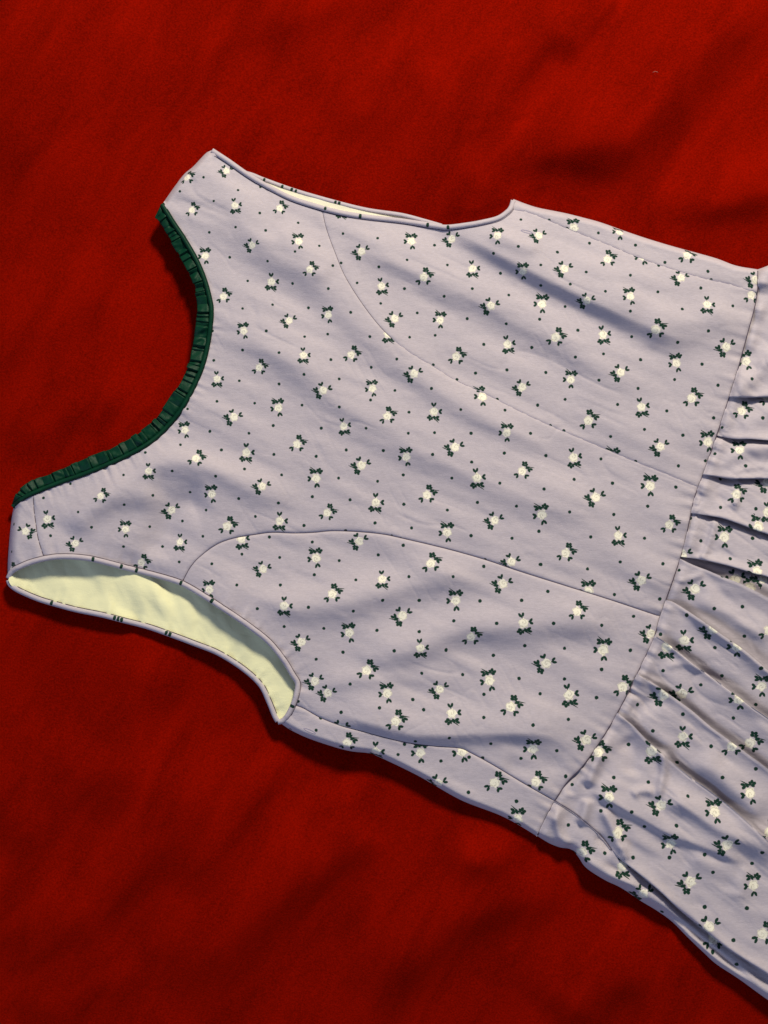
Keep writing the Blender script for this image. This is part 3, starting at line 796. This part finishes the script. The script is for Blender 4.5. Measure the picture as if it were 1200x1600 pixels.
# turned-under rim gives the frill thickness
d = (outer-inner); d /= np.hypot(d[:, 0], d[:, 1])[:, None]
P.append(P[-1] - d*0.8); Z.append(Z[-1] - 2.0)
P = np.stack(P, 1); Z = np.stack(Z, 1)
ff = grid_faces(nu, nvv+1)
if sgn > 0: ff = ff
fr_ob = mesh_obj("frill", W(P[..., 0].ravel(), P[..., 1].ravel(), Z.ravel()), ff, M_GREEN, trim)

# ------------------------------------------------------------------ skirt: knife pleats laid side by side
E = {
 0: [(1184, 421), (1200, 415), (1240, 398), (1330, 372), (1450, 345), (1760, 290)],
 1: [(1139, 621), (1155, 621), (1170, 621), (1200, 620), (1300, 612), (1450, 590), (1760, 560)],
 2: [(1120, 681), (1148, 686), (1172, 686), (1200, 688), (1300, 694), (1450, 690), (1760, 690)],
 3: [(1098, 742), (1116, 744), (1144, 748), (1200, 748), (1300, 752), (1450, 765), (1760, 785)],
 4: [(1080, 802), (1102, 805), (1129, 810), (1153, 818), (1200, 835), (1300, 868), (1450, 905), (1760, 960)],
 5: [(1064, 870), (1098, 875), (1137, 884), (1181, 897), (1200, 902), (1300, 940), (1450, 1000), (1760, 1110)],
 6: [(1063, 873), (1084, 883), (1105, 891), (1131, 902), (1159, 913), (1200, 934), (1300, 990), (1450, 1065), (1760, 1200)],
 7: [(1043, 938), (1054, 942), (1075, 955), (1103, 974), (1131, 994), (1159, 1013), (1187, 1036), (1205, 1051), (1300, 1120), (1450, 1230), (1760, 1420)],
 8: [(1022, 993), (1047, 1009), (1066, 1024), (1088, 1041), (1112, 1058), (1150, 1086), (1178, 1107), (1205, 1126), (1300, 1198), (1450, 1315), (1760, 1540)],
 9: [(1003, 1057), (1024, 1070), (1056, 1092), (1084, 1113), (1112, 1137), (1141, 1158), (1169, 1179), (1205, 1206), (1300, 1285), (1450, 1415), (1760, 1660)],
 10: [(968, 1116), (990, 1135), (1010, 1156), (1032, 1175), (1057, 1197), (1082, 1217), (1105, 1233), (1140, 1260), (1175, 1291), (1205, 1319), (1300, 1405), (1450, 1545), (1760, 1820)],
 11: [(866, 1251), (895, 1269), (920, 1289), (940, 1307), (957, 1330), (968, 1342), (995, 1363), (1030, 1392), (1062, 1422), (1100, 1452), (1137, 1482), (1205, 1526), (1300, 1590), (1450, 1700), (1760, 1920)],
 12: [(839, 1307), (857, 1317), (875, 1324), (892, 1327), (903, 1338), (916, 1356), (945, 1375), (970, 1387), (1000, 1407), (1025, 1422), (1050, 1440), (1075, 1465), (1100, 1489), (1120, 1507), (1155, 1530), (1205, 1566), (1300, 1630), (1450, 1740), (1760, 1970)],
}
E = {k: cr(v, 2.0) for k, v in E.items()}
SF = [
 Fold([(1200, 440), (1190, 480), (1176, 530), (1160, 590)], -7, 18, 22, 0.15),
 Fold([(1215, 540), (1190, 575), (1165, 605), (1148, 625)], 7, 16, 14, 0.2),
 Fold([(1230, 640), (1190, 650), (1150, 672)], 4, 14, 16),
 Fold([(1125, 738), (1150, 710), (1180, 700), (1230, 700)], 5, 14, 10),
 Fold([(1140, 742), (1170, 731), (1215, 733)], 2.5, 5, 7),
 Fold([(1152, 800), (1150, 785), (1157, 760)], 4, 5, 8),
 Fold([(1130, 790), (1142, 788), (1156, 784)], 2.5, 4, 5),
 Fold([(1118, 808), (1112, 835), (1102, 862), (1094, 876)], 4.5, 5, 7, 0.12),
 Fold([(1055, 908), (1075, 906), (1090, 901), (1102, 892)], 3, 5, 6),
 Fold([(1075, 935), (1110, 945), (1150, 965), (1215, 1003)], 7, 14, 22),
 Fold([(1120, 905), (1165, 925), (1230, 965)], 4, 14, 16),
 Fold([(1062, 945), (1100, 974), (1140, 1003), (1180, 1036), (1230, 1078)], 7, 15, 10),
 Fold([(1040, 1045), (1060, 1037), (1080, 1041), (1095, 1052)], 3, 5, 7),
 Fold([(1100, 1065), (1150, 1098), (1200, 1135), (1250, 1170)], 5, 18, 16),
 Fold([(1008, 1062), (1030, 1070), (1050, 1078), (1062, 1092)], 3.5, 6, 7),
 Fold([(985, 1115), (1010, 1100), (1035, 1092)], -5, 14, 12),
 Fold([(1080, 1180), (1115, 1205), (1150, 1238), (1200, 1280)], 8, 15, 24),
 Fold([(905, 1222), (935, 1240), (965, 1257), (1007, 1280), (1040, 1299), (1075, 1313), (1140, 1338), (1175, 1352)], 10, 7, 30, 0.18),
 Fold([(1020, 1235), (1070, 1260), (1120, 1292), (1160, 1310), (1230, 1348)], 13, 15, 28),
 Fold([(1032, 1168), (1037, 1195), (1034, 1220), (1026, 1252)], 8, 7, 7, 0.2),
 Fold([(985, 1244), (1005, 1234), (1024, 1240)], 6, 6, 7),
 Fold([(942, 1172), (928, 1202), (918, 1232)], 9, 9, 9, 0.2),
 Fold([(975, 1150), (990, 1180), (985, 1215)], -6, 16, 14),
 Fold([(908, 1200), (895, 1220), (888, 1245)], -6, 9, 8),
 Fold([(918, 1246), (914, 1268), (906, 1290)], 8, 8, 9, 0.2),
 Fold([(876, 1258), (870, 1282), (876, 1308), (894, 1328)], 7, 7, 7, 0.2),
 Fold([(938, 1258), (952, 1285), (964, 1310), (970, 1338)], 8, 8, 8),
 Fold([(930, 1305), (945, 1318), (955, 1335)], -5, 7, 7),
 Fold([(972, 1318), (975, 1330), (978, 1345)], 6, 7, 6),
 Fold([(908, 1336), (935, 1362), (965, 1375), (1010, 1385)], 7, 6, 12),
 Fold([(940, 1345), (975, 1368), (1020, 1388)], -5, 7, 7),
 Fold([(1075, 1335), (1110, 1352), (1160, 1358)], 4, 16, 16),
 Fold([(1165, 1350), (1160, 1375), (1150, 1410)], 5, 14, 14),
 Fold([(960, 1390), (1010, 1412), (1060, 1440), (1120, 1490), (1180, 1535)], -7, 5, 5, 0.15),
 Fold([(1040, 1405), (1090, 1452), (1140, 1495), (1220, 1545)], -6, 10, 8, 0.15),
]
# strip: (edge above, edge below, upper edge kind, lower edge kind)
STRIPS = [(0, 1, 'ground', 'free'), (1, 2, 'tuck', 'free'), (2, 3, 'tuck', 'free'), (3, 4, 'tuck', 'free'), (4, 5, 'tuck', 'free'),
          (5, 6, 'tuck', 'tuck'), (6, 7, 'free', 'tuck'), (7, 8, 'free', 'tuck'), (8, 9, 'free', 'tuck'), (9, 10, 'free', 'tuck'),
          (10, 11, 'free', 'free'), (11, 12, 'tuck', 'ground')]
skirt = empty("skirt"); skirt.parent = dress
skirt["label"] = "skirt gathered into knife pleats below the waist seam"

def skirt_base(px, py):
    z = np.full(px.shape, 18.5)
    for f in SF: z = z + 1.25*f(px, py)
    z += 1.1*vnoise(px, py, 60, 18, 38, 51) + 0.5*vnoise(px, py, 26, 12, 30, 52)
    dw, tw = sdist(px, py, WAIST[::3])
    dw = np.abs(dw)
    z += 4.0*np.exp(-((dw-10)/9)**2)*(0.7+0.5*vnoise(tw*960, dw*0, 24, 24, 0, 53)) - 4.0*np.exp(-((dw-34)/16)**2)*0.8
    z += 1.5*vnoise(tw*960, dw*0.12, 8, 8, 0, 54)*np.exp(-(dw/22)**2) - 1.6*np.maximum(0, 0.25-np.abs(vnoise(px, py, 48, 13, 34, 55)))*4*np.clip(0.4+vnoise(px, py, 60, 60, 0, 56), 0, 1)
    z -= 5.5*np.exp(-(dw/5)**1.5)
    return z

for a, b, ku, kl in STRIPS:
    ca, cb = E[a], E[b]
    us = np.r_[np.linspace(0, 1, 170)**1.55]
    pa = at(ca, us); pb = at(cb, us)
    w0 = sub(WAIST, ca[0], cb[0])
    if len(w0) < 3: w0 = np.array([ca[0], (ca[0]+cb[0])/2, cb[0]])
    width = np.median(np.hypot(*(pb-pa)[:60].T))
    nv = int(max(10, min(70, width/2.2)))
    t = np.linspace(0, 1, nv)
    ext = 13.0
    rows = []
    # parameters across: beyond the edges for tucked sides, a rolled lip for free sides
    cross = []
    if ku == 'tuck': cross += [('u', k) for k in (1.0, 0.55, 0.2)]
    if ku == 'free': cross += [('fu', k) for k in (1.0, 0.6, 0.25)]
    cross += [('m', x) for x in t]
    if kl == 'free': cross += [('fl', k) for k in (0.25, 0.6, 1.0)]
    if kl == 'tuck': cross += [('l', k) for k in (0.2, 0.55, 1.0)]
    wp = at(w0, t)
    chord = ca[0][None]*(1-t[:, None]) + cb[0][None]*t[:, None]
    fade = (1-us)[:, None]**6
    dirv = pb-pa; ln = np.hypot(dirv[:, 0], dirv[:, 1])[:, None]
    dirv = dirv/np.maximum(ln, 1e-3)
    dirv[ln[:, 0] < 4] = np.array([-0.3, 0.95])
    ua = arclen(ca)[-1]*us
    rise = 0.28 + 0.72*sstep(ua/38.0)
    riseL = sstep((ua-120)/60.0) if b == 11 else rise
    riseU = sstep((arclen(ca)[-1]*us-120)/60.0) if a == 11 else rise
    pxs = []; zz = []
    wloc = ln[:, 0]
    for kind, x in cross:
        if kind == 'm':
            i = int(round(x*(nv-1)))
            p = pa*(1-x) + pb*x + (wp[i]-chord[i])[None]*fade
            z = skirt_base(p[:, 0], p[:, 1])
            dU = x*wloc; dL = (1-x)*wloc
        elif kind in ('u', 'fu'):
            p = pa - dirv*(ext*x if kind == 'u' else -0.0)
            z = skirt_base(pa[:, 0], pa[:, 1]); dU = 0*wloc; dL = wloc
        else:
            p = pb + dirv*(ext*x if kind == 'l' else 0.0)
            z = skirt_base(pb[:, 0], pb[:, 1]); dU = wloc; dL = 0*wloc
        scale = np.minimum(1.0, wloc/30.0)
        if ku == 'free': z = z + riseU*scale*7.5*np.exp(-(dU/9)**1.4)
        if kl == 'free': z = z + riseL*scale*8.5*np.exp(-(dL/10)**1.4)
        if ku == 'tuck': z = z - riseU*9.0*np.exp(-(dU/6.5)**1.5)
        if kl == 'tuck': z = z - riseL*9.5*np.exp(-(dL/11)**1.5)
        if kind == 'fu': p = pa + dirv*(0.9*x*x); z = z - 6.5*x*riseU - 0.4*x
        if kind == 'fl': p = pb - dirv*(0.9*x*x); z = z - 8.5*x*riseL - 0.8*x
        if kind == 'u': z = z - 2.0*x
        if kind == 'l': z = z - 2.0*x
        # round off the free lips
        if kind == 'm' and ku == 'free': z = z - riseU*1.8*np.exp(-(dU/1.3)**2)
        if kind == 'm' and kl == 'free': z = z - riseL*1.8*np.exp(-(dL/1.3)**2)
        if ku == 'ground':
            q = np.clip(dU/24, 0, 1); z = -8 + (z+8)*np.sqrt(np.clip(1-(1-q)**2, 0, 1))
        if kl == 'ground':
            q = np.clip(dL/16, 0, 1); z = -8 + (z+8)*np.sqrt(np.clip(1-(1-q)**2, 0, 1))
        pxs.append(p); zz.append(z)
    P = np.stack(pxs, 1); Z = np.stack(zz, 1)
    nuu, nvv2 = P.shape[:2]
    pix = P.reshape(-1, 2)
    fcs = grid_faces(nuu, nvv2)
    ob = mesh_obj("pleat", W(pix[:, 0], pix[:, 1], Z.ravel()), fcs, M_FLORAL, skirt)
    print_uv(ob, pix, np.vstack([ca, cb[::-1]]), 'pleat%d' % a)

# thread and painted shade of the side seam where it runs on into the skirt
c = E[11][:nearest_i(E[11], (957, 1330))]
tube("stitching_and_seam_shade", c, skirt_base(c[:, 0], c[:, 1]) + 1.6, 0.5, M_THREAD_SHADE, skirt, 6)

# ------------------------------------------------------------------ buttonholes
def buttonhole(cx, cy, ang, L, mat):
    t = np.linspace(0, 2*math.pi, 40)
    a = math.radians(ang)
    ex, ey = L*np.cos(t), 1.8*np.sin(t)
    c = np.stack([cx + ex*math.cos(a) - ey*math.sin(a), cy + ex*math.sin(a) + ey*math.cos(a)], -1)
    z = bodice_z(c[:, 0], c[:, 1]) - 0.25
    return tube("buttonhole", c, z, 0.75, mat, dress, 6, cap=False)[0]
buttonhole(484, 1142, 24, 10, M_THREAD_LIGHT)
buttonhole(823, 362, 14, 9, M_THREAD_LIGHT)

# a fleck of lint on the velvet
lc = cr([(1020, 113), (1024, 111.5), (1028, 113)], 1.0)
ob, _ = tube("lint_fleck", lc, velvet_z(lc[:, 0], lc[:, 1]) + 0.4, 0.35, M_LINT, None, 5)
ob["label"] = "tiny pale fleck of lint on the red velvet above the dress"
ob["category"] = "lint"
